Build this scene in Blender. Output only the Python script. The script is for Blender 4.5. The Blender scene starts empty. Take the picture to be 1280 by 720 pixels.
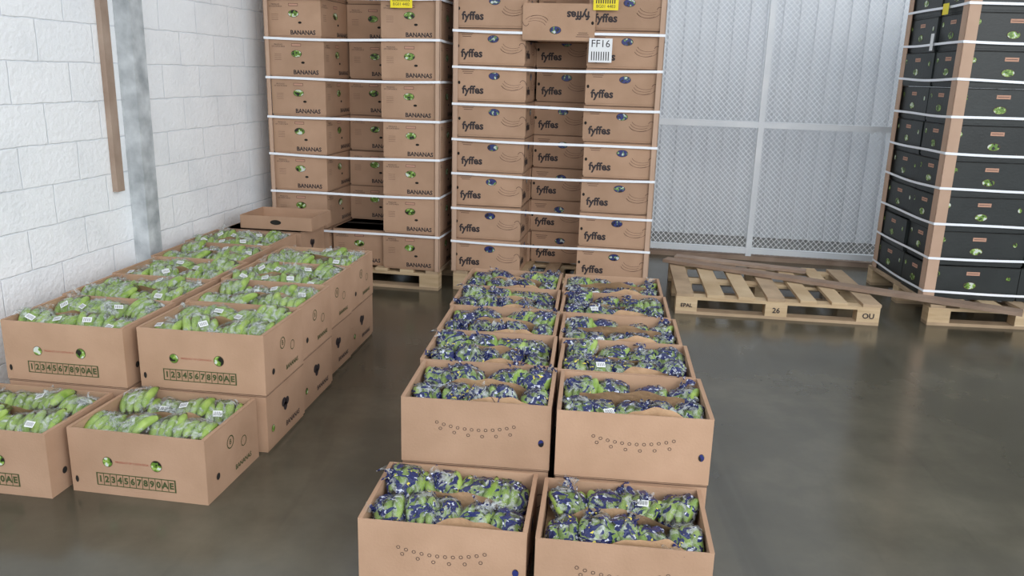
import bpy, math, random
from mathutils import Matrix, Vector, noise
random.seed(7)
scene = bpy.context.scene
try:
    scene.view_settings.view_transform = 'Standard'
    scene.view_settings.look = 'None'
except Exception: pass
rad = math.radians

# ------------------------------------------------------------------ materials
def srgb(r, g, b):
    def f(c):
        c /= 255.0
        return c/12.92 if c <= .04045 else ((c+.055)/1.055)**2.4
    return (f(r), f(g), f(b), 1)

def new_mat(name):
    m = bpy.data.materials.new(name); m.use_nodes = True
    nt = m.node_tree; nt.nodes.clear()
    out = nt.nodes.new('ShaderNodeOutputMaterial')
    return m, nt, out

def N(nt, t, **kw):
    n = nt.nodes.new(t)
    for k, v in kw.items():
        if k in n.inputs: n.inputs[k].default_value = v
        else: setattr(n, k, v)
    return n

def ramp(nt, src, stops, interp='LINEAR'):
    r = nt.nodes.new('ShaderNodeValToRGB')
    r.color_ramp.interpolation = interp
    e = r.color_ramp.elements
    while len(e) < len(stops): e.new(0.5)
    for i, (p, c) in enumerate(stops):
        e[i].position = p; e[i].color = c
    nt.links.new(src, r.inputs[0])
    return r.outputs[0]

def simple(name, c1, c2=None, scale=8, rough=.8, bump=0.0, bscale=60, metallic=0, stretch=None, spec=None, objrand=0):
    m, nt, out = new_mat(name)
    p = N(nt, 'ShaderNodeBsdfPrincipled'); p.inputs['Roughness'].default_value = rough
    p.inputs['Metallic'].default_value = metallic
    if spec is not None: p.inputs['Specular IOR Level'].default_value = spec
    nt.links.new(p.outputs[0], out.inputs[0])
    tc = N(nt, 'ShaderNodeTexCoord')
    vec = tc.outputs['Object']
    if stretch:
        mp = N(nt, 'ShaderNodeMapping'); mp.inputs['Scale'].default_value = stretch
        nt.links.new(vec, mp.inputs[0]); vec = mp.outputs[0]
    oi = N(nt, 'ShaderNodeObjectInfo')
    add = N(nt, 'ShaderNodeVectorMath', operation='ADD')
    sc = N(nt, 'ShaderNodeMath', operation='MULTIPLY'); sc.inputs[1].default_value = 13.0
    nt.links.new(oi.outputs['Random'], sc.inputs[0])
    nt.links.new(vec, add.inputs[0]); nt.links.new(sc.outputs[0], add.inputs[1])
    vec = add.outputs[0]
    if c2 is None: c2 = c1
    n = N(nt, 'ShaderNodeTexNoise'); n.inputs['Scale'].default_value = scale; n.inputs['Detail'].default_value = 5
    nt.links.new(vec, n.inputs['Vector'])
    col = ramp(nt, n.outputs['Fac'], [(.3, c1), (.7, c2)])
    if objrand:
        hs = N(nt, 'ShaderNodeHueSaturation')
        mr = N(nt, 'ShaderNodeMapRange'); mr.inputs['To Min'].default_value = 1-objrand; mr.inputs['To Max'].default_value = 1+objrand
        nt.links.new(oi.outputs['Random'], mr.inputs[0]); nt.links.new(mr.outputs[0], hs.inputs['Value'])
        nt.links.new(col, hs.inputs['Color']); col = hs.outputs[0]
    nt.links.new(col, p.inputs['Base Color'])
    if bump:
        b = N(nt, 'ShaderNodeBump'); b.inputs['Strength'].default_value = bump; b.inputs['Distance'].default_value = .01
        n2 = N(nt, 'ShaderNodeTexNoise'); n2.inputs['Scale'].default_value = bscale; n2.inputs['Detail'].default_value = 4
        nt.links.new(vec, n2.inputs['Vector']); nt.links.new(n2.outputs['Fac'], b.inputs['Height'])
        nt.links.new(b.outputs[0], p.inputs['Normal'])
    return m

M = {}
M['card'] = simple('kraft_cardboard', srgb(170, 137, 111), srgb(184, 150, 124), 5, .8, .1, 120, objrand=.08)
M['card_in'] = simple('kraft_inner', srgb(166, 132, 106), srgb(180, 145, 118), 6, .9, .15, 90)
M['paper'] = simple('kraft_paper', srgb(164, 132, 100), srgb(188, 154, 120), 14, .75, .6, 35)
M['seam'] = simple('carton_seam', srgb(90, 68, 54), rough=.9)
M['blackcard'] = simple('black_carton', srgb(26, 32, 32), srgb(36, 42, 42), 6, .45, .1, 60, objrand=.15)
M['ink'] = simple('black_ink', srgb(52, 44, 46), rough=.7)
M['ink_light'] = simple('brown_ink', srgb(106, 80, 68), rough=.8)
M['ink_green'] = simple('green_ink', srgb(66, 78, 42), rough=.7)
M['ink_red'] = simple('red_ink', srgb(165, 70, 55), rough=.7)
M['yellow'] = simple('yellow_label', srgb(240, 220, 30), rough=.5)
M['white'] = simple('white_label', srgb(232, 234, 236), rough=.5)
M['tan'] = simple('tan_label', srgb(190, 146, 124), rough=.7)
M['strap'] = simple('white_strap', srgb(242, 246, 252), rough=.35)
M['board'] = simple('corner_board_card', srgb(184, 154, 132), srgb(196, 166, 144), 4, .8)
M['wood'] = simple('pallet_wood', srgb(186, 158, 122), srgb(216, 192, 156), 3, .8, .3, 30, stretch=(1, 1, 9), objrand=.05)
M['wood2'] = simple('pallet_wood_grey', srgb(158, 136, 110), srgb(192, 166, 136), 5, .85, .3, 30)
M['oldwood'] = simple('old_timber', srgb(146, 124, 108), srgb(172, 152, 136), 6, .85, .3, 30)
M['plank'] = simple('plank_wood', srgb(134, 112, 96), srgb(158, 136, 118), 6, .8, .2, 30)
M['banana'] = simple('green_banana', srgb(112, 144, 54), srgb(166, 190, 102), 22, .38, .05, 60)
M['tip'] = simple('banana_tip', srgb(104, 114, 56), srgb(78, 74, 38), 30, .6)
M['dark'] = simple('dark_gap', srgb(30, 28, 24), rough=.9)
M['paint'] = simple('white_painted_steel', srgb(220, 226, 232), srgb(232, 236, 240), 5, .5, .05, 40)
M['strand'] = simple('galvanised_mesh', srgb(232, 236, 240), srgb(242, 244, 247), 3, .55)
M['flake'] = simple('flaking_galvanised', srgb(150, 156, 160), srgb(210, 215, 218), 9, .6, .4, 20)
M['ceil'] = simple('added_ceiling_sheet', srgb(224, 227, 230), srgb(234, 236, 239), 2, .7)

def hole_mat(name, stops):
    m, nt, out = new_mat(name)
    p = N(nt, 'ShaderNodeBsdfPrincipled'); p.inputs['Roughness'].default_value = .4
    nt.links.new(p.outputs[0], out.inputs[0])
    tc = N(nt, 'ShaderNodeTexCoord'); oi = N(nt, 'ShaderNodeObjectInfo')
    sc = N(nt, 'ShaderNodeMath', operation='MULTIPLY'); sc.inputs[1].default_value = 31
    nt.links.new(oi.outputs['Random'], sc.inputs[0])
    add = N(nt, 'ShaderNodeVectorMath', operation='ADD')
    nt.links.new(tc.outputs['Object'], add.inputs[0]); nt.links.new(sc.outputs[0], add.inputs[1])
    n = N(nt, 'ShaderNodeTexNoise'); n.inputs['Scale'].default_value = 34; n.inputs['Detail'].default_value = 2
    nt.links.new(add.outputs[0], n.inputs['Vector'])
    nt.links.new(ramp(nt, n.outputs['Fac'], stops, 'CONSTANT'), p.inputs['Base Color'])
    return m
M['hole_g'] = hole_mat('fruit_in_handhole', [(0, srgb(22, 24, 16)), (.42, srgb(96, 132, 48)), (.52, srgb(150, 180, 90)), (.58, srgb(205, 214, 205))])
M['hole_b'] = hole_mat('bag_in_handhole', [(0, srgb(20, 22, 30)), (.40, srgb(40, 48, 110)), (.56, srgb(110, 145, 70)), (.62, srgb(200, 205, 215))])

def bag_mat(name, printed):
    m, nt, out = new_mat(name)
    tc = N(nt, 'ShaderNodeTexCoord'); oi = N(nt, 'ShaderNodeObjectInfo')
    sc = N(nt, 'ShaderNodeMath', operation='MULTIPLY'); sc.inputs[1].default_value = 17
    nt.links.new(oi.outputs['Random'], sc.inputs[0])
    add = N(nt, 'ShaderNodeVectorMath', operation='ADD')
    nt.links.new(tc.outputs['Object'], add.inputs[0]); nt.links.new(sc.outputs[0], add.inputs[1])
    vec = add.outputs[0]
    crk = N(nt, 'ShaderNodeTexNoise'); crk.inputs['Scale'].default_value = 26; crk.inputs['Detail'].default_value = 4
    crk.inputs['Distortion'].default_value = 1.5
    nt.links.new(vec, crk.inputs['Vector'])
    b = N(nt, 'ShaderNodeBump'); b.inputs['Strength'].default_value = 1.0; b.inputs['Distance'].default_value = .014
    nt.links.new(crk.outputs['Fac'], b.inputs['Height'])
    tr = N(nt, 'ShaderNodeBsdfTransparent'); tr.inputs[0].default_value = (.97, .98, .97, 1)
    p = N(nt, 'ShaderNodeBsdfPrincipled'); p.inputs['Roughness'].default_value = .12
    p.inputs['Base Color'].default_value = srgb(208, 213, 215)
    nt.links.new(b.outputs[0], p.inputs['Normal'])
    haze = N(nt, 'ShaderNodeMapRange')
    haze.inputs['From Min'].default_value = .47; haze.inputs['From Max'].default_value = .71
    haze.inputs['To Min'].default_value = .06; haze.inputs['To Max'].default_value = .68
    nt.links.new(crk.outputs['Fac'], haze.inputs[0])
    mix = N(nt, 'ShaderNodeMixShader')
    nt.links.new(haze.outputs[0], mix.inputs[0]); nt.links.new(tr.outputs[0], mix.inputs[1]); nt.links.new(p.outputs[0], mix.inputs[2])
    last = mix.outputs[0]
    if printed:
        pn = N(nt, 'ShaderNodeTexNoise'); pn.inputs['Scale'].default_value = 15; pn.inputs['Detail'].default_value = 2.2
        pn.inputs['Distortion'].default_value = 1.0; pn.inputs['Roughness'].default_value = .5
        nt.links.new(vec, pn.inputs['Vector'])
        vn = N(nt, 'ShaderNodeTexNoise'); vn.inputs['Scale'].default_value = 70; vn.inputs['Detail'].default_value = 1
        nt.links.new(vec, vn.inputs['Vector'])
        mot = ramp(nt, vn.outputs['Fac'], [(0, (0, 0, 0, 1)), (.63, (1, 1, 1, 1))], 'CONSTANT')
        vn2 = N(nt, 'ShaderNodeTexNoise'); vn2.inputs['Scale'].default_value = 12; vn2.inputs['Detail'].default_value = 0
        nt.links.new(vec, vn2.inputs['Vector'])
        mc = ramp(nt, vn2.outputs['Fac'], [(0, srgb(206, 212, 228)), (.62, srgb(220, 206, 84))], 'CONSTANT')
        mx = N(nt, 'ShaderNodeMix'); mx.data_type = 'RGBA'
        mx.inputs[6].default_value = srgb(30, 38, 94)
        nt.links.new(mot, mx.inputs[0]); nt.links.new(mc, mx.inputs[7])
        p2 = N(nt, 'ShaderNodeBsdfPrincipled'); p2.inputs['Roughness'].default_value = .18
        nt.links.new(mx.outputs[2], p2.inputs['Base Color']); nt.links.new(b.outputs[0], p2.inputs['Normal'])
        msk = ramp(nt, pn.outputs['Fac'], [(0, (0, 0, 0, 1)), (.36, (.95, .95, .95, 1)), (.465, (0, 0, 0, 1)), (.61, (.95, .95, .95, 1))], 'CONSTANT')
        m2 = N(nt, 'ShaderNodeMixShader')
        nt.links.new(msk, m2.inputs[0]); nt.links.new(last, m2.inputs[1]); nt.links.new(p2.outputs[0], m2.inputs[2])
        last = m2.outputs[0]
    nt.links.new(last, out.inputs[0])
    return m
M['bag_clear'] = bag_mat('clear_plastic_bag', False)
M['bag_blue'] = bag_mat('printed_blue_bag', True)

def wall_mat():
    m, nt, out = new_mat('painted_block_wall')
    p = N(nt, 'ShaderNodeBsdfPrincipled'); p.inputs['Roughness'].default_value = .55
    nt.links.new(p.outputs[0], out.inputs[0])
    tc = N(nt, 'ShaderNodeTexCoord'); sp = N(nt, 'ShaderNodeSeparateXYZ'); cb = N(nt, 'ShaderNodeCombineXYZ')
    nt.links.new(tc.outputs['Object'], sp.inputs[0])
    nt.links.new(sp.outputs['Y'], cb.inputs['X']); nt.links.new(sp.outputs['Z'], cb.inputs['Y'])
    wob = N(nt, 'ShaderNodeTexNoise'); wob.inputs['Scale'].default_value = 9
    nt.links.new(cb.outputs[0], wob.inputs['Vector'])
    wm = N(nt, 'ShaderNodeVectorMath', operation='SCALE'); wm.inputs['Scale'].default_value = .014
    nt.links.new(wob.outputs['Color'], wm.inputs[0])
    ad = N(nt, 'ShaderNodeVectorMath', operation='ADD'); nt.links.new(cb.outputs[0], ad.inputs[0]); nt.links.new(wm.outputs[0], ad.inputs[1])
    br = N(nt, 'ShaderNodeTexBrick'); br.inputs['Scale'].default_value = 1
    br.inputs['Brick Width'].default_value = .39; br.inputs['Row Height'].default_value = .19
    br.inputs['Mortar Size'].default_value = .005; br.inputs['Mortar Smooth'].default_value = .9
    br.inputs['Color1'].default_value = srgb(247, 249, 251); br.inputs['Color2'].default_value = srgb(243, 246, 249); br.inputs['Mortar'].default_value = srgb(222, 227, 233)
    nt.links.new(ad.outputs[0], br.inputs['Vector'])
    n = N(nt, 'ShaderNodeTexNoise'); n.inputs['Scale'].default_value = 3.5; n.inputs['Detail'].default_value = 6
    nt.links.new(cb.outputs[0], n.inputs['Vector'])
    dirt = ramp(nt, n.outputs['Fac'], [(.25, (.88, .89, .90, 1)), (.5, (1, 1, 1, 1))])
    mx = N(nt, 'ShaderNodeMix'); mx.data_type = 'RGBA'; mx.blend_type = 'MULTIPLY'; mx.inputs[0].default_value = .8
    nt.links.new(br.outputs['Color'], mx.inputs[6]); nt.links.new(dirt, mx.inputs[7])
    nt.links.new(mx.outputs[2], p.inputs['Base Color'])
    n2 = N(nt, 'ShaderNodeTexNoise'); n2.inputs['Scale'].default_value = 38; n2.inputs['Detail'].default_value = 5
    nt.links.new(cb.outputs[0], n2.inputs['Vector'])
    b1 = N(nt, 'ShaderNodeBump'); b1.inputs['Strength'].default_value = .3; b1.inputs['Distance'].default_value = .02
    nt.links.new(n2.outputs['Fac'], b1.inputs['Height'])
    b2 = N(nt, 'ShaderNodeBump', invert=True); b2.inputs['Strength'].default_value = .4; b2.inputs['Distance'].default_value = .012
    nt.links.new(br.outputs['Fac'], b2.inputs['Height']); nt.links.new(b1.outputs[0], b2.inputs['Normal'])
    nt.links.new(b2.outputs[0], p.inputs['Normal'])
    return m
M['wall'] = wall_mat()

def floor_mat():
    m, nt, out = new_mat('polished_concrete')
    p = N(nt, 'ShaderNodeBsdfPrincipled')
    nt.links.new(p.outputs[0], out.inputs[0])
    tc = N(nt, 'ShaderNodeTexCoord')
    n = N(nt, 'ShaderNodeTexNoise'); n.inputs['Scale'].default_value = 1.1; n.inputs['Detail'].default_value = 7; n.inputs['Roughness'].default_value = .62
    nt.links.new(tc.outputs['Object'], n.inputs['Vector'])
    c = ramp(nt, n.outputs['Fac'], [(.3, srgb(68, 65, 54)), (.5, srgb(82, 78, 66)), (.72, srgb(104, 99, 85))])
    mp = N(nt, 'ShaderNodeMapping'); mp.inputs['Rotation'].default_value = (0, 0, rad(35)); mp.inputs['Scale'].default_value = (1.2, .12, 1)
    nt.links.new(tc.outputs['Object'], mp.inputs[0])
    n3 = N(nt, 'ShaderNodeTexNoise'); n3.inputs['Scale'].default_value = 5; n3.inputs['Detail'].default_value = 3; n3.inputs['Distortion'].default_value = .4
    nt.links.new(mp.outputs[0], n3.inputs['Vector'])
    t = ramp(nt, n3.outputs['Fac'], [(.3, (.62, .62, .62, 1)), (.42, (1, 1, 1, 1))])
    mx = N(nt, 'ShaderNodeMix'); mx.data_type = 'RGBA'; mx.blend_type = 'MULTIPLY'; mx.inputs[0].default_value = .6
    nt.links.new(c, mx.inputs[6]); nt.links.new(t, mx.inputs[7])
    nt.links.new(mx.outputs[2], p.inputs['Base Color'])
    n2 = N(nt, 'ShaderNodeTexNoise'); n2.inputs['Scale'].default_value = 2.5; n2.inputs['Detail'].default_value = 6
    nt.links.new(tc.outputs['Object'], n2.inputs['Vector'])
    mr = N(nt, 'ShaderNodeMapRange'); mr.inputs['To Min'].default_value = .08; mr.inputs['To Max'].default_value = .32
    nt.links.new(n2.outputs['Fac'], mr.inputs[0]); nt.links.new(mr.outputs[0], p.inputs['Roughness'])
    p.inputs['Specular IOR Level'].default_value = .6
    b = N(nt, 'ShaderNodeBump'); b.inputs['Strength'].default_value = .05; b.inputs['Distance'].default_value = .02
    nt.links.new(n2.outputs['Fac'], b.inputs['Height']); nt.links.new(b.outputs[0], p.inputs['Normal'])
    return m
M['floor'] = floor_mat()
M['back'] = simple('pale_sheet_cladding', srgb(222, 227, 233), srgb(232, 236, 240), 1.5, .6)

# ------------------------------------------------------------------ mesh builder
class MB:
    def __init__(s): s.v = []; s.f = []; s.m = []; s.sm = []; s.mats = []
    def mi(s, k):
        if k not in s.mats: s.mats.append(k)
        return s.mats.index(k)
    def add(s, vs, fs, mat, mx=None, smooth=False):
        o = len(s.v); k = s.mi(mat)
        for v in vs:
            v = Vector(v)
            s.v.append(tuple(mx @ v) if mx is not None else tuple(v))
        for f in fs:
            s.f.append([i+o for i in f]); s.m.append(k); s.sm.append(smooth)
    def box(s, c, d, mat, mx=None):
        x, y, z = c; a, b, h = d[0]/2, d[1]/2, d[2]/2
        vs = [(x+i*a, y+j*b, z+k*h) for i in (-1, 1) for j in (-1, 1) for k in (-1, 1)]
        fs = [(0, 1, 3, 2), (4, 6, 7, 5), (0, 4, 5, 1), (2, 3, 7, 6), (0, 2, 6, 4), (1, 5, 7, 3)]
        s.add(vs, fs, mat, mx)
    def mesh(s, name):
        me = bpy.data.meshes.new(name); me.from_pydata(s.v, [], s.f)
        for k in s.mats: me.materials.append(M[k])
        me.polygons.foreach_set('material_index', s.m)
        me.polygons.foreach_set('use_smooth', s.sm)
        me.update(); return me

def obj(name, me, mx=Matrix(), parent=None):
    o = bpy.data.objects.new(name, me); scene.collection.objects.link(o)
    if parent is not None: o.parent = parent
    o.matrix_local = mx
    return o

T = Matrix.Translation
def RZ(a): return Matrix.Rotation(rad(a), 4, 'Z')
def RX(a): return Matrix.Rotation(rad(a), 4, 'X')
def RY(a): return Matrix.Rotation(rad(a), 4, 'Y')

_tc = {}
def text_geo(s, size, bold=0.0):
    key = (s, size, bold)
    if key in _tc: return _tc[key]
    cu = bpy.data.curves.new('tmp', 'FONT'); cu.body = s; cu.size = size; cu.align_x = 'CENTER'; cu.align_y = 'CENTER'
    cu.offset = bold; cu.resolution_u = 2
    o = bpy.data.objects.new('tmp', cu); scene.collection.objects.link(o)
    bpy.context.view_layer.update()
    dg = bpy.context.evaluated_depsgraph_get(); e = o.evaluated_get(dg); me = e.to_mesh()
    vs = [tuple(v.co) for v in me.vertices]; fs = [tuple(p.vertices) for p in me.polygons]
    e.to_mesh_clear(); bpy.data.objects.remove(o); bpy.data.curves.remove(cu)
    _tc[key] = (vs, fs); return vs, fs

def face_mx(face, w, d, off=.0012):
    if face == 'f': return T((0, -d/2-off, 0)) @ RX(90)
    if face == 'r': return RZ(90) @ T((0, -w/2-off, 0)) @ RX(90)
    if face == 'l': return RZ(-90) @ T((0, -w/2-off, 0)) @ RX(90)
    if face == 'b': return RZ(180) @ T((0, -d/2-off, 0)) @ RX(90)

def d_text(mb, s, size, x, y, mx, mat, bold=0.0):
    vs, fs = text_geo(s, size, bold); mb.add(vs, fs, mat, mx @ T((x, y, 0)))
def d_rect(mb, x, y, w, h, mx, mat, z=0):
    mb.add([(x-w/2, y-h/2, z), (x+w/2, y-h/2, z), (x+w/2, y+h/2, z), (x-w/2, y+h/2, z)], [(0, 1, 2, 3)], mat, mx)
def d_ell(mb, x, y, a, b, mx, mat, z=0, n=20):
    mb.add([(x+a*math.cos(2*math.pi*i/n), y+b*math.sin(2*math.pi*i/n), z) for i in range(n)], [tuple(range(n))], mat, mx)
def d_arc(mb, x, y, r, a0, a1, t, mx, mat, ry=1.0, n=12):
    vs = []; fs = []
    for i in range(n+1):
        a = rad(a0+(a1-a0)*i/n)
        for rr in (r-t/2, r+t/2): vs.append((x+rr*math.cos(a), y+rr*ry*math.sin(a), 0))
    for i in range(n): fs.append((2*i, 2*i+1, 2*i+3, 2*i+2))
    mb.add(vs, fs, mat, mx)

# ------------------------------------------------------------------ cartons
def hole(mb, x, y, a, b, mx, mat):
    d_ell(mb, x, y, a*1.08, b*1.12, mx, 'seam'); d_ell(mb, x, y, a, b, mx, mat, .0006)

def brand_art(mb, mx, w, h):
    d_text(mb, 'fyffes', .072, -w*.5+.115, h*.30, mx, 'ink', .0024)
    hole(mb, 0.02, h*.70, .036, .022, mx, 'hole_b')
    bx = w*.5-.085
    for k in range(3):
        d_arc(mb, bx-.008*k, h*.62-.016*k, .07, 195, 310, .0034, mx, 'ink_light', .55)
    d_arc(mb, bx-.01, h*.52, .08, 200, 335, .0034, mx, 'ink_light', .6)
    d_arc(mb, bx+.06, h*.50, .02, 0, 160, .0034, mx, 'ink_light', 1.2)
    for k in range(3): d_rect(mb, -w*.5+.08, h*(.86-.05*k), .09-.015*k, .004, mx, 'ink_light')
    hole(mb, -w*.5+.02, h*.5, .008, .010, mx, 'dark')
    d_rect(mb, 0, h-.006, w-.004, .003, mx, 'seam')

def banana_art(mb, mx, w, h, sticker=True):
    d_text(mb, 'BANANAS', .040, w*.5-.135, h*.13, mx, 'ink', .0012)
    hole(mb, .0, h*.60, .036, .022, mx, 'hole_g')
    d_rect(mb, .0, h*.82, .07, .018, mx, 'ink_light'); d_rect(mb, .0, h*.82, .064, .012, mx, 'tan', .0004)
    d_text(mb, 'PRODUCE\nOF COSTA RICA', .013, -w*.5+.07, h*.80, mx, 'ink')
    for k in range(4): d_rect(mb, -w*.5+.065, h*.58-.012*k, .05, .0018, mx, 'ink_light')
    hole(mb, .045, h*.38, .012, .007, mx, 'dark')
    d_rect(mb, 0, h-.006, w-.004, .003, mx, 'seam')

def black_art(mb, mx, w, h):
    hole(mb, -.01, h*.42, .038, .022, mx, 'hole_g')
    d_rect(mb, 0, h*.78, .085, .024, mx, 'tan')
    d_rect(mb, 0, h*.78, .07, .003, mx, 'ink', .0004)
    hole(mb, -w*.38, h*.74, .014, .016, mx, 'hole_g'); hole(mb, w*.38, h*.66, .013, .015, mx, 'hole_g')
    d_text(mb, 'bananas', .03, w*.30, h*.2, mx, 'ink_light')
    d_rect(mb, 0, h-.006, w-.004, .003, mx, 'dark')

def carton(name, w, d, h, art, mat='card'):
    mb = MB(); g = .003
    mb.box((0, 0, (h-g)/2), (w-.016, d-.016, h-g), mat)
    mb.box((0, 0, (h-g)/2+.006), (w-.006, d-.006, h-g-.012), mat)
    art(mb, face_mx('f', w-.006, d-.006), w, h)
    art(mb, face_mx('r', w-.006, d-.006), d, h)
    art(mb, face_mx('l', w-.006, d-.006), d, h)
    art(mb, face_mx('b', w-.006, d-.006), w, h)
    d_rect(mb, 0, 0, w-.03, .05, T((0, 0, h-g+.001)), 'dark')
    return mb.mesh(name)

# ------------------------------------------------------------------ fruit
def banana(mb, L, r, bend, mx):
    n = 10; k = 8; vs = []; fs = []
    prof = [.30, .40, .85, 1.0, 1.05, 1.05, 1.0, .86, .55, .22]
    R = L/bend
    for i in range(n):
        t = i/(n-1); a = -bend/2+bend*t
        c = Vector((0, R*math.sin(a), R*math.cos(a)-R)); nn = Vector((0, math.sin(a), math.cos(a)))
        for j in range(k):
            b = 2*math.pi*j/k; rr = r*prof[i]
            v = c+Vector((rr*math.cos(b), 0, 0))+nn*(rr*math.sin(b)); vs.append(tuple(v))
    for i in range(n-1):
        for j in range(k):
            fs.append((i*k+j, i*k+(j+1) % k, (i+1)*k+(j+1) % k, (i+1)*k+j))
    mb.add(vs, fs[k:(n-2)*k], 'banana', mx, True)
    mb.add(vs, fs[:k]+fs[(n-2)*k:]+[tuple(range(k))[::-1], tuple(range((n-1)*k, n*k))], 'tip', mx, True)

def hand(mb, mx, n, rng, r=.0175, L=.17):
    for i in range(n):
        x = (i-(n-1)/2)*r*1.85
        m = mx @ T((x, rng.uniform(-.008, .008), rng.uniform(-.006, .006))) @ RZ(-x*110+rng.uniform(-4, 4)) @ RY(rng.uniform(-12, 12))
        banana(mb, L*rng.uniform(.92, 1.06), r*rng.uniform(.92, 1.06), rng.uniform(.7, 1.1), m)
    mb.box((0, L*.47, -.022), (r*n*1.0, .022, .016), 'tip', mx)

import bmesh
_bm = bmesh.new(); bmesh.ops.create_icosphere(_bm, subdivisions=4, radius=1)
ICO_V = [v.co.copy() for v in _bm.verts]; ICO_F = [tuple(v.index for v in f.verts) for f in _bm.faces]; _bm.free()
def bag(mb, mx, sx, sy, sz, mat, rng):
    off = Vector((rng.uniform(0, 50), rng.uniform(0, 50), rng.uniform(0, 50)))
    vs = []
    for v in ICO_V:
        p = Vector((math.copysign(abs(v.x)**.75, v.x), math.copysign(abs(v.y)**.8, v.y), v.z))
        q = p*3.0+off
        k = 1+.16*noise.noise(p*1.6+off)+.14*abs(noise.noise(q*1.3))+.09*noise.noise(q*3.2)
        ar = -(p.y*p.y)*.018
        vs.append((p.x*sx*k, p.y*sy*k, p.z*sz*k+ar))
    mb.add(vs, ICO_F, mat, mx, True)
def frill(mb, mx, s, mat, rng):
    n = 12; vs = []; fs = []; ph = rng.uniform(0, 6)
    for i in range(n+1):
        for j in range(n+1):
            u = i/n; v = j/n
            sp = .25+.75*v
            x = (u-.5)*s*sp*1.5; z = v*s*(.8+.25*math.sin(u*9+ph))
            y = .012*sp*math.sin(u*17+ph)+.02*noise.noise(Vector((u*4+ph, v*4, ph)))
            vs.append((x, y, z))
    for i in range(n):
        for j in range(n):
            a = i*(n+1)+j; fs.append((a, a+1, a+n+2, a+n+1))
    mb.add(vs, fs, mat, mx, True)

def paper_flap(mb, x0, x1, y, z0, z1, rng, lean=.02, sag=.03):
    n = 24; m = 6; vs = []; fs = []; ph = rng.uniform(0, 9)
    for i in range(n+1):
        u = i/n
        for j in range(m+1):
            v = j/m
            top = z1-sag*(abs(u-.5)*2)**2-.016*noise.noise(Vector((u*5, ph, 0)))
            vs.append((x0+(x1-x0)*u, y+lean*v*v*(.6+.6*math.cos(u*5+ph))+.008*noise.noise(Vector((u*6, v*2, ph))), z0+(top-z0)*v))
    for i in range(n):
        for j in range(m):
            a = i*(m+1)+j; fs.append((a, a+1, a+m+2, a+m+1))
    mb.add(vs, fs, 'paper', None, True)

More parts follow.
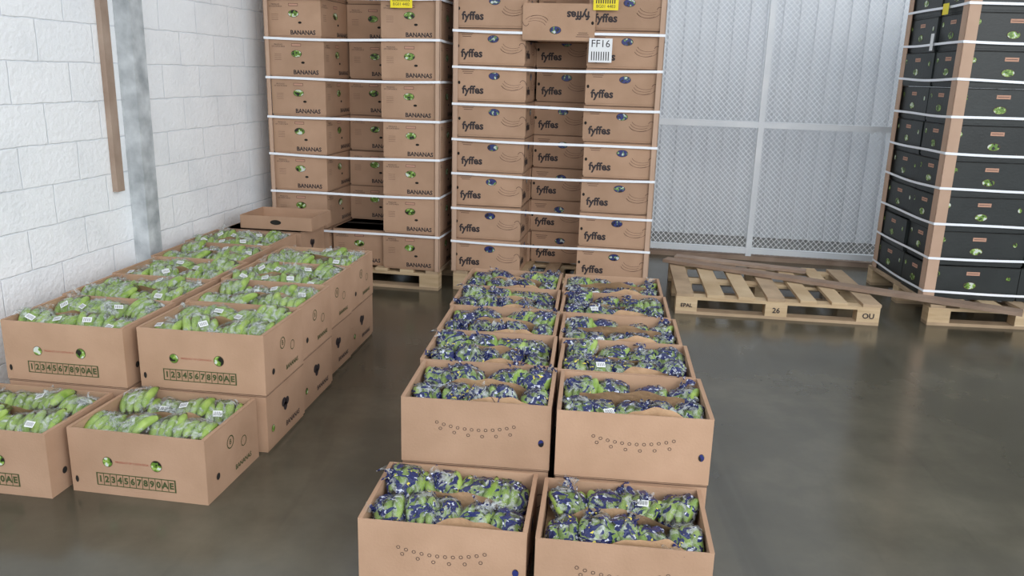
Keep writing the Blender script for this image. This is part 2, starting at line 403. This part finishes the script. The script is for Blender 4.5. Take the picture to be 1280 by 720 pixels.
def open_box(name, w, d, h, kind, seed):
    rng = random.Random(seed)
    mb = MB(); t = .006
    mb.box((0, 0, .004), (w-.004, d-.004, .008), 'card')
    mb.box((0, -d/2+t/2, h/2), (w, t, h), 'card'); mb.box((0, d/2-t/2, h/2), (w, t, h), 'card')
    mb.box((-w/2+t, 0, h/2), (2*t, d-2*t, h), 'card'); mb.box((w/2-t, 0, h/2), (2*t, d-2*t, h), 'card')
    mb.box((-w/2+t, 0, h-.001), (2*t+.002, d*.98, .004), 'card_in'); mb.box((w/2-t, 0, h-.001), (2*t+.002, d*.98, .004), 'card_in')
    zf = h-.085
    d_rect(mb, 0, 0, w-.03, d-.016, T((0, 0, zf)), 'paper')
    blue = kind == 'blue'
    bagm = 'bag_blue' if blue else 'bag_clear'
    for row, yy in enumerate((-d*.23, d*.26)):
        nh = 4 if (row or not blue) else 5
        for i in range(nh):
            cx = (i-(nh-1)/2)*(w-.05)/nh+rng.uniform(-.010, .010)
            zt = h-.036+rng.uniform(-.014, .016)+(.012 if not blue else .006)
            yaw = rng.uniform(-24, 24)
            mx = T((cx, yy+rng.uniform(-.012, .012), zt)) @ RZ(yaw) @ RX(rng.uniform(4, 28)) @ RY(rng.uniform(-18, 18))
            hand(mb, mx, 4 if nh == 4 else 3, rng, r=.0165 if blue else .0185, L=.140 if blue else .150)
            sx = (w-.04)/nh*.54
            bag(mb, mx @ T((0, 0, -.006)), sx, .078, .036, bagm, rng)
            for q in range(1 if blue else 2):
                if rng.random() < .6:
                    frill(mb, T((cx+rng.uniform(-.04, .04), yy+rng.uniform(-.07, .07), zt+.012)) @ RZ(rng.uniform(0, 360)) @ RX(rng.uniform(-85, -35)), .058, bagm, rng)
            if rng.random() < (.4 if not blue else .16):
                sm = mx @ T((rng.uniform(-.02, .02), rng.uniform(-.05, -.02), .038)) @ RX(14) @ RZ(rng.uniform(-25, 25))
                mb.box((0, 0, 0), (.034, .024, .0008), 'white', sm)
                for b in range(6): d_rect(mb, -.012+.0048*b, 0, .0019, .016, sm, 'ink', .0008)
    paper_flap(mb, -w*.36, w*.36, 0.01+rng.uniform(-.01, .01), zf, h+rng.uniform(.0, .012), rng, -.035)
    if blue: paper_flap(mb, -w*.12, w*.40, -d/2+.030, zf, h+.012, rng, .012, .05)
    f = face_mx('f', w, d); r_ = face_mx('r', w, d); l_ = face_mx('l', w, d); b_ = face_mx('b', w, d)
    if blue:
        for fm in (f, b_):
            for k in range(12):
                u = (k-5.5)/5.5
                yb = h*.56+.020*u*u
                d_arc(mb, u*.13, yb, .0052, 0, 360, .0016, fm, 'ink', n=8)
                if k % 2 == 0: d_arc(mb, u*.13+.012, yb-.022, .0052, 0, 360, .0016, fm, 'ink', n=8)
            hole(mb, w*.44, h*.42, .009, .012, fm, 'hole_b')
        for fm in (r_, l_):
            hole(mb, 0, h*.66, .034, .018, fm, 'hole_b')
            d_text(mb, 'fyffes', .07, -.08, h*.28, fm, 'ink', .001)
    else:
        for fm in (f, b_):
            hole(mb, -.115, h*.52, .018, .018, fm, 'hole_g'); hole(mb, .075, h*.53, .020, .020, fm, 'hole_g')
            d_text(mb, 'PRODUCT OF COSTA RICA', .0105, -.02, h*.53, fm, 'ink_red')
            d_rect(mb, -.01, h*.24, .31, .050, fm, 'ink_green')
            for k in range(12):
                d_rect(mb, -.01+(k-5.5)*.0252, h*.24, .0222, .043, fm, 'card_in', .0004)
                d_text(mb, '1234567890AE'[k], .034, -.01+(k-5.5)*.0252, h*.24, fm @ T((0, 0, .0009)), 'ink_green', .0014)
            hole(mb, -w*.46, h*.20, .006, .012, fm, 'dark')
        for fm in (r_, l_):
            d_arc(mb, -.02, h*.66, .024, 0, 360, .004, fm, 'ink_green'); d_text(mb, 'B', .03, -.02, h*.66, fm, 'ink_green')
            d_arc(mb, .08, h*.5, .02, 0, 360, .003, fm, 'ink_green'); hole(mb, -.12, h*.3, .012, .012, fm, 'dark')
            d_text(mb, 'BANANAS', .028, .07, h*.18, fm, 'ink_green', .0005)
    return mb.mesh(name)

def closed_green_art(mb, mx, w, h):
    d_ell(mb, -.026, h*.62, .022, .020, mx, 'ink'); d_ell(mb, .006, h*.60, .020, .018, mx, 'ink')
    d_ell(mb, -.012, h*.53, .018, .018, mx, 'ink')
    d_text(mb, 'BANANAS', .032, .06, h*.2, mx, 'ink', .0006)
    hole(mb, -w*.36, h*.35, .014, .014, mx, 'hole_g')
    d_rect(mb, 0, h-.006, w-.004, .0022, mx, 'seam')

# ------------------------------------------------------------------ camera
a = rad(3.75); p = rad(14.75); r = rad(1.63)
F = Vector((-math.sin(a)*math.cos(p), math.cos(a)*math.cos(p), -math.sin(p)))
Rt = Vector((math.cos(a), math.sin(a), 0)); U = Rt.cross(F)
R2 = math.cos(r)*Rt+math.sin(r)*U; U2 = -math.sin(r)*Rt+math.cos(r)*U
cm = Matrix((R2, U2, -F)).transposed().to_4x4(); cm.translation = (0, 0, 1.52)
cam = bpy.data.cameras.new('camera'); cam.sensor_width = 36; cam.lens = 36*1018/1280; cam.clip_start = .05
co = bpy.data.objects.new('camera', cam); scene.collection.objects.link(co); co.matrix_world = cm
scene.camera = co

ROOM = RZ(-6)

# ------------------------------------------------------------------ room shell
mb = MB(); mb.box((1, 2.2, -.05), (16, 14.4, .1), 'floor'); obj('floor', mb.mesh('floor'))
mb = MB(); mb.box((0, 0, 2.25), (.2, 11.2, 4.5), 'wall'); obj('wall_left', mb.mesh('wall_left'), ROOM @ T((-2.95, 2.5, 0)))
mb = MB()
mb.box((0, .03, 2.25), (9.0, .04, 4.5), 'back')
for i in range(60):
    mb.box((-4.4+i*.15, 0, 2.25), (.05, .03, 4.5), 'back')
obj('wall_back', mb.mesh('wall_back'), ROOM @ T((1.6, 8.35, 0)))
# unseen roof added to darken stack recesses; open front, right and rear admit sky
mb = MB(); mb.box((0, 0, .04), (8.6, 5.0, .08), 'ceil')
for i in range(5): mb.box((0, -2.4+i*1.2, -.08), (8.6, .10, .16), 'paint')
obj('added_ceiling', mb.mesh('added_ceiling'), ROOM @ T((1.35, 3.7, 4.62)))

scr = bpy.data.objects.new('expanded_metal_screen', None); scene.collection.objects.link(scr); scr.matrix_world = ROOM @ T((0, 7.24, 0))
vs = []; fs = []
dx = .022; dz = .012; x0 = -2.8; x1 = 5.0; nx = int((x1-x0)/dx); th = .0050
nz = int(3.6/(2*dz))
for k in range(nz):
    zb = .06+k*2*dz
    base = len(vs)
    for i in range(nx+1):
        up = (i+k) % 2
        z = zb+(dz if up else -dz)
        y = .004 if up else -.004
        vs.append((x0+i*dx, y, z-th/2)); vs.append((x0+i*dx, y+.003, z+th/2))
    for i in range(nx): fs.append((base+2*i, base+2*i+2, base+2*i+3, base+2*i+1))
mb = MB(); mb.add(vs, fs, 'strand'); obj('mesh_sheet', mb.mesh('mesh_sheet'), parent=scr)
mb = MB()
for x in (-2.1, -.63, .84, 2.31, 3.78): mb.box((x, -.03, 1.85), (.048, .045, 3.62), 'paint')
for z in (.085, 1.16, 2.5, 3.6): mb.box((1.1, -.028, z), (7.8, .04, .05), 'paint')
mb.box((1.1, .0, .02), (7.8, .08, .04), 'oldwood')
obj('frame', mb.mesh('frame'), parent=scr)

mb = MB(); mb.box((0, 0, 2.2), (.012, .115, 4.4), 'flake'); mb.box((.04, -.05, 2.2), (.08, .012, 4.4), 'flake'); mb.box((.04, .05, 2.2), (.08, .012, 4.4), 'flake')
mb.box((.08, 0, 2.2), (.012, .115, 4.4), 'flake')
mb.box((.045, 0, .01), (.13, .16, .02), 'flake')
obj('steel_column', mb.mesh('steel_column'), ROOM @ T((-2.843, 4.10, 0)))
mb = MB(); mb.box((0, 0, 2.0), (.03, .06, 2.3), 'oldwood'); obj('timber_batten', mb.mesh('timber_batten'), ROOM @ T((-2.834, 3.93, 0)))

# ------------------------------------------------------------------ wooden pallets
def pallet_mesh(name, w, d, nd=7, dw=.1):
    rng = random.Random(len(name))
    mb = MB()
    for y in (-d/2+.05, 0, d/2-.05):
        mb.box((0, y, .010), (w, .095, .020), 'wood2')
        mb.box((0, y, .110), (w, .095, .020), 'wood')
        for x in (-w/2+.07, 0, w/2-.07):
            mb.box((x, y, .060), (.14, .095, .080), 'wood')
    for i in range(nd):
        x = -w/2+dw/2+(w-dw)*i/(nd-1)
        mb.box((x, rng.uniform(-.006, .006), .131), (dw*rng.uniform(.9, 1.05), d, .020), 'wood' if i % 3 else 'wood2', RZ(rng.uniform(-.5, .5)))
    return mb

def straps(mb, x0, x1, y0, y1, zs, rng):
    n = 14; hh = .008
    for z in zs:
        til = rng.uniform(-.008, .008)
        pts = []
        for (ax, ay, bx, by) in ((x0, y0, x1, y0), (x1, y0, x1, y1), (x1, y1, x0, y1), (x0, y1, x0, y0)):
            for i in range(n):
                u = i/n
                x = ax+(bx-ax)*u; y = ay+(by-ay)*u
                pts.append((x, y, z+til*(x-x0)+.003*math.sin(u*math.pi*2+z*9)-.006*math.sin(u*math.pi)))
        vs = []; N_ = len(pts)
        for q in pts: vs.append((q[0], q[1], q[2]-hh)); vs.append((q[0], q[1], q[2]+hh))
        fs = [(2*i, 2*((i+1) % N_), 2*((i+1) % N_)+1, 2*i+1) for i in range(N_)]
        mb.add(vs, fs, 'strap')

def corner_boards(mb, x0, x1, y0, y1, z0, z1, s=.06, t=.005):
    zc = (z0+z1)/2; H = z1-z0
    for (x, y, sx, sy) in ((x0, y0, 1, 1), (x1, y0, -1, 1), (x0, y1, 1, -1), (x1, y1, -1, -1)):
        mb.box((x+sx*s/2-sx*t, y-sy*t/2, zc), (s, t, H), 'board')
        mb.box((x-sx*t/2, y+sy*s/2-sy*t, zc), (t, s, H), 'board')

def stack(name, mx, w, d, cols, layers, h, mesh_for, strap_z, special=None, cb=.05, pw=None, pd=None, pall_off=(0, 0)):
    e = bpy.data.objects.new(name, None); scene.collection.objects.link(e); e.matrix_world = mx
    rng = random.Random(len(name)*3+layers)
    mb = pallet_mesh(name+'_p', pw or w, pd or d); obj('wooden_pallet', mb.mesh('wooden_pallet'), T((pall_off[0], d/2+pall_off[1], 0)), e)
    c = 0
    for L in range(layers):
        for (cx, cy, rot, key) in cols:
            if special:
                s = special(L, cx, cy)
                if s == 'skip': continue
                if s is not None: cy = s
            m = T((cx+rng.uniform(-.008, .008), cy+rng.uniform(-.010, .008), .143+L*h)) @ RZ(rot+rng.uniform(-1.3, 1.3))
            c += 1; obj('carton_%d' % c, mesh_for[key], m, e)
    z1 = .143+layers*h
    mb = MB(); corner_boards(mb, -w/2-.006, w/2+.006, -.014, d+.014, .143, z1, cb); obj('corner_boards', mb.mesh('corner_boards'), parent=e)
    mb = MB(); straps(mb, -w/2-.014, w/2+.014, -.024, d+.024, strap_z, rng); obj('straps', mb.mesh('straps'), parent=e)
    return e

h1 = .262
c1 = carton('plain_carton', .40, .50, h1, banana_art)
w1 = 1.22
cols = [(-.405, .25, 0, 0), (.405, .25, 0, 0), (.0, .70, 0, 0), (-.41, .765, 0, 0), (.41, .765, 0, 0)]
e1 = stack('strapped_carton_stack', ROOM @ T((-2.085, 5.46, 0)), w1, 1.02, cols, 9, h1, {0: c1}, [.143+h1*k-.005 for k in range(1, 9)], special=lambda L, cx, cy: (.30 if (L == 0 and cx == 0.0) else None), cb=.03)
mb = MB(); fm = T((0, -.016, 0)) @ RX(90)
LX = .36
d_rect(mb, LX, 1.955, .15, .075, fm, 'yellow')
for k in range(9): d_rect(mb, LX-.055+.0135*k, 1.97, .006, .025, fm, 'ink', .0006)
d_text(mb, 'BG01 4482', .025, LX, 1.94, fm @ T((0, 0, .0006)), 'ink')
obj('yellow_label', mb.mesh('yellow_label'), T((0, -.014, 0)), parent=e1)

h2 = .238
cA = carton('branded_carton_long', .48, .40, h2, brand_art)
cB = carton('branded_carton_short', .40, .50, h2, brand_art)
w2 = 1.37
cols = [(-.44, .20, 0, 0), (.44, .20, 0, 0), (0.0, .70, 0, 1), (-.44, .61, 0, 0), (.44, .61, 0, 0)]
def sp2(L, cx, cy): return 'skip' if (L >= 7 and cx == 0.0) else None
e2 = stack('strapped_carton_stack', ROOM @ T((-.70, 5.54, 0)), w2, .98, cols, 9, h2, {0: cA, 1: cB}, [.143+h2*k-.02 for k in range(1, 9)], special=sp2, cb=.035)
obj('carton_spare_1', cB, T((.0, .72, .143+7*h2)), e2)
obj('carton_spare_2', cA, T((0.01, .172, .143+8*h2-.08)) @ RY(180), e2)
mb = MB()
d_rect(mb, .31, 1.965, .16, .075, fm, 'yellow')
for k in range(9): d_rect(mb, .25+.0145*k, 1.98, .007, .025, fm, 'ink', .0006)
d_text(mb, 'BG01 4483', .027, .31, 1.95, fm @ T((0, 0, .0006)), 'ink')
d_rect(mb, .29, 1.68, .15, .15, fm, 'white')
d_text(mb, 'FF16', .065, .29, 1.72, fm @ T((0, 0, .0006)), 'ink')
for k in range(8): d_rect(mb, .235+.0155*k, 1.645, .006, .055, fm, 'ink', .0006)
obj('shipping_labels', mb.mesh('shipping_labels'), T((0, -.022, 0)), parent=e2)

h3 = .228
cK = carton('black_carton_long', .60, .40, h3, black_art, 'blackcard')
cL = carton('black_carton_short', .40, .50, h3, black_art, 'blackcard')
cols = [(-.30, .20, 0, 0), (.30, .20, 0, 0), (-.40, .66, 0, 1), (0, .66, 0, 1), (.40, .66, 0, 1)]
e3 = stack('strapped_black_carton_stack', ROOM @ T((1.82, 5.68, 0)) @ RZ(5.7) @ T((.60, 0, 0)), 1.20, .92, cols, 9, h3, {0: cK, 1: cL}, [.143+h3*k+.05 for k in range(0, 9)], cb=.075, pw=1.24, pd=1.16, pall_off=(0, -.05))
mb = MB()
fl = T((-.624, 0, 0)) @ RZ(-90) @ RX(90)
d_rect(mb, -.28, 2.00, .09, .07, fl, 'yellow'); d_rect(mb, -.42, 1.80, .05, .11, fl, 'white')
obj('labels', mb.mesh('labels'), parent=e3)

mb = pallet_mesh('empty', 1.30, 1.0, nd=7, dw=.11)
fp = T((0, -.5-.001, 0)) @ RX(90)
d_text(mb, '26', .05, 0, .06, fp, 'ink', .001); d_text(mb, 'EPAL', .035, -.58, .06, fp, 'ink', .001); d_text(mb, 'OU', .05, .58, .06, fp, 'ink', .001)
obj('wooden_pallet', mb.mesh('wooden_pallet_empty'), ROOM @ T((.82, 5.87, 0)) @ RZ(2.5))
A = Vector((.12, 6.28, .160)); B = Vector((2.32, 5.38, .160)); dv = B-A
mb = MB(); mb.box((0, 0, 0), (dv.length, .11, .024), 'plank')
obj('wooden_plank', mb.mesh('wooden_plank'), ROOM @ T((A+B)/2) @ RZ(math.degrees(math.atan2(dv.y, dv.x))))
A = Vector((.20, 6.34, .156)); B = Vector((1.15, 6.10, .156)); dv = B-A
mb = MB(); mb.box((0, 0, 0), (dv.length, .10, .020), 'oldwood')
obj('loose_board', mb.mesh('loose_board'), ROOM @ T((A+B)/2+Vector((0, .10, 0))) @ RZ(math.degrees(math.atan2(dv.y, dv.x))))

# ------------------------------------------------------------------ open boxes, centre block
HB = .231
DB = .372
blue = [open_box('blue_bag_box_%d' % i, .505, DB, HB, 'blue', 11+i) for i in range(5)]
lowb = carton('closed_branded_box', .505, DB, HB, brand_art)
rng = random.Random(5)
for row in range(5):
    for c in range(2):
        x = -.270+c*.520+rng.uniform(-.004, .004)
        y = 2.690+row*.380-(.04 if c else 0)+rng.uniform(-.003, .003)
        rz = -2+rng.uniform(-.6, .6)
        obj('closed_banana_box', lowb, T((x, y, 0)) @ RZ(rz))
        obj('open_banana_box', blue[(row*2+c+row//2) % 5], T((x, y, HB+.001)) @ RZ(rz))
obj('open_banana_box', blue[2], T((-.318, 2.300, 0)) @ RZ(-2.5))
obj('open_banana_box', blue[4], T((.212, 2.255, 0)) @ RZ(-2.5))

# left block
HL = .25; WL = .53; DL = .395
clear = [open_box('clear_bag_box_%d' % i, WL, DL, HL, 'clear', 31+i) for i in range(4)]
lowc = carton('closed_box_left', WL, DL, HL, closed_green_art)
def two(x, y, rz, k):
    obj('closed_banana_box', lowc, T((x, y, 0)) @ RZ(rz))
    obj('open_banana_box', clear[k % 4], T((x, y, HL+.001)) @ RZ(rz))
for i in range(4):
    two(-1.415+[0, .01, .0, .02][i], 3.165+i*.405, -4.0+rng.uniform(-.6, .6), i)
for i in range(5):
    two(-1.985+[0, .005, .01, .0, .0][i], 3.17+i*.405, -4.0+rng.uniform(-.6, .6), i+2)
obj('open_banana_box', clear[1], T((-1.475, 2.750, 0)) @ RZ(-5))
obj('open_banana_box', clear[3], T((-2.045, 2.725, 0)) @ RZ(-4))
mb = MB(); w, d, h, t = .48, .34, .085, .006
mb.box((0, 0, .003), (w, d, .006), 'card'); mb.box((0, -d/2, h/2), (w, t, h), 'card'); mb.box((0, d/2, h/2), (w, t, h), 'card')
mb.box((-w/2, 0, h/2), (t, d, h), 'card'); mb.box((w/2, 0, h/2), (t, d, h), 'card')
hole(mb, 0, h*.55, .035, .015, face_mx('f', w, d+t), 'dark')
obj('cardboard_tray', mb.mesh('cardboard_tray'), T((-1.86, 5.24, HL*2+.002)) @ RZ(-4))
obj('closed_banana_box', lowc, T((-1.94, 5.24, 0)) @ RZ(-5))
obj('closed_banana_box', lowc, T((-1.94, 5.24, HL)) @ RZ(-5))

# ------------------------------------------------------------------ light
w = bpy.data.worlds.new('world'); scene.world = w; w.use_nodes = True
bg = w.node_tree.nodes['Background']; bg.inputs[0].default_value = (.89, .945, 1.0, 1); bg.inputs[1].default_value = 1.55
def area(name, loc, tgt, sx, sy, power, col=(1, 1, 1)):
    l = bpy.data.lights.new(name, 'AREA'); l.shape = 'RECTANGLE'; l.size = sx; l.size_y = sy; l.energy = power; l.color = col
    o = bpy.data.objects.new(name, l); scene.collection.objects.link(o)
    o.location = loc; o.rotation_euler = (Vector(tgt)-Vector(loc)).to_track_quat('-Z', 'Y').to_euler()
area('loading_bay_daylight', (3.6, -3.2, 3.4), (-.8, 4.0, .8), 6, 3, 330, (1, .99, .98))
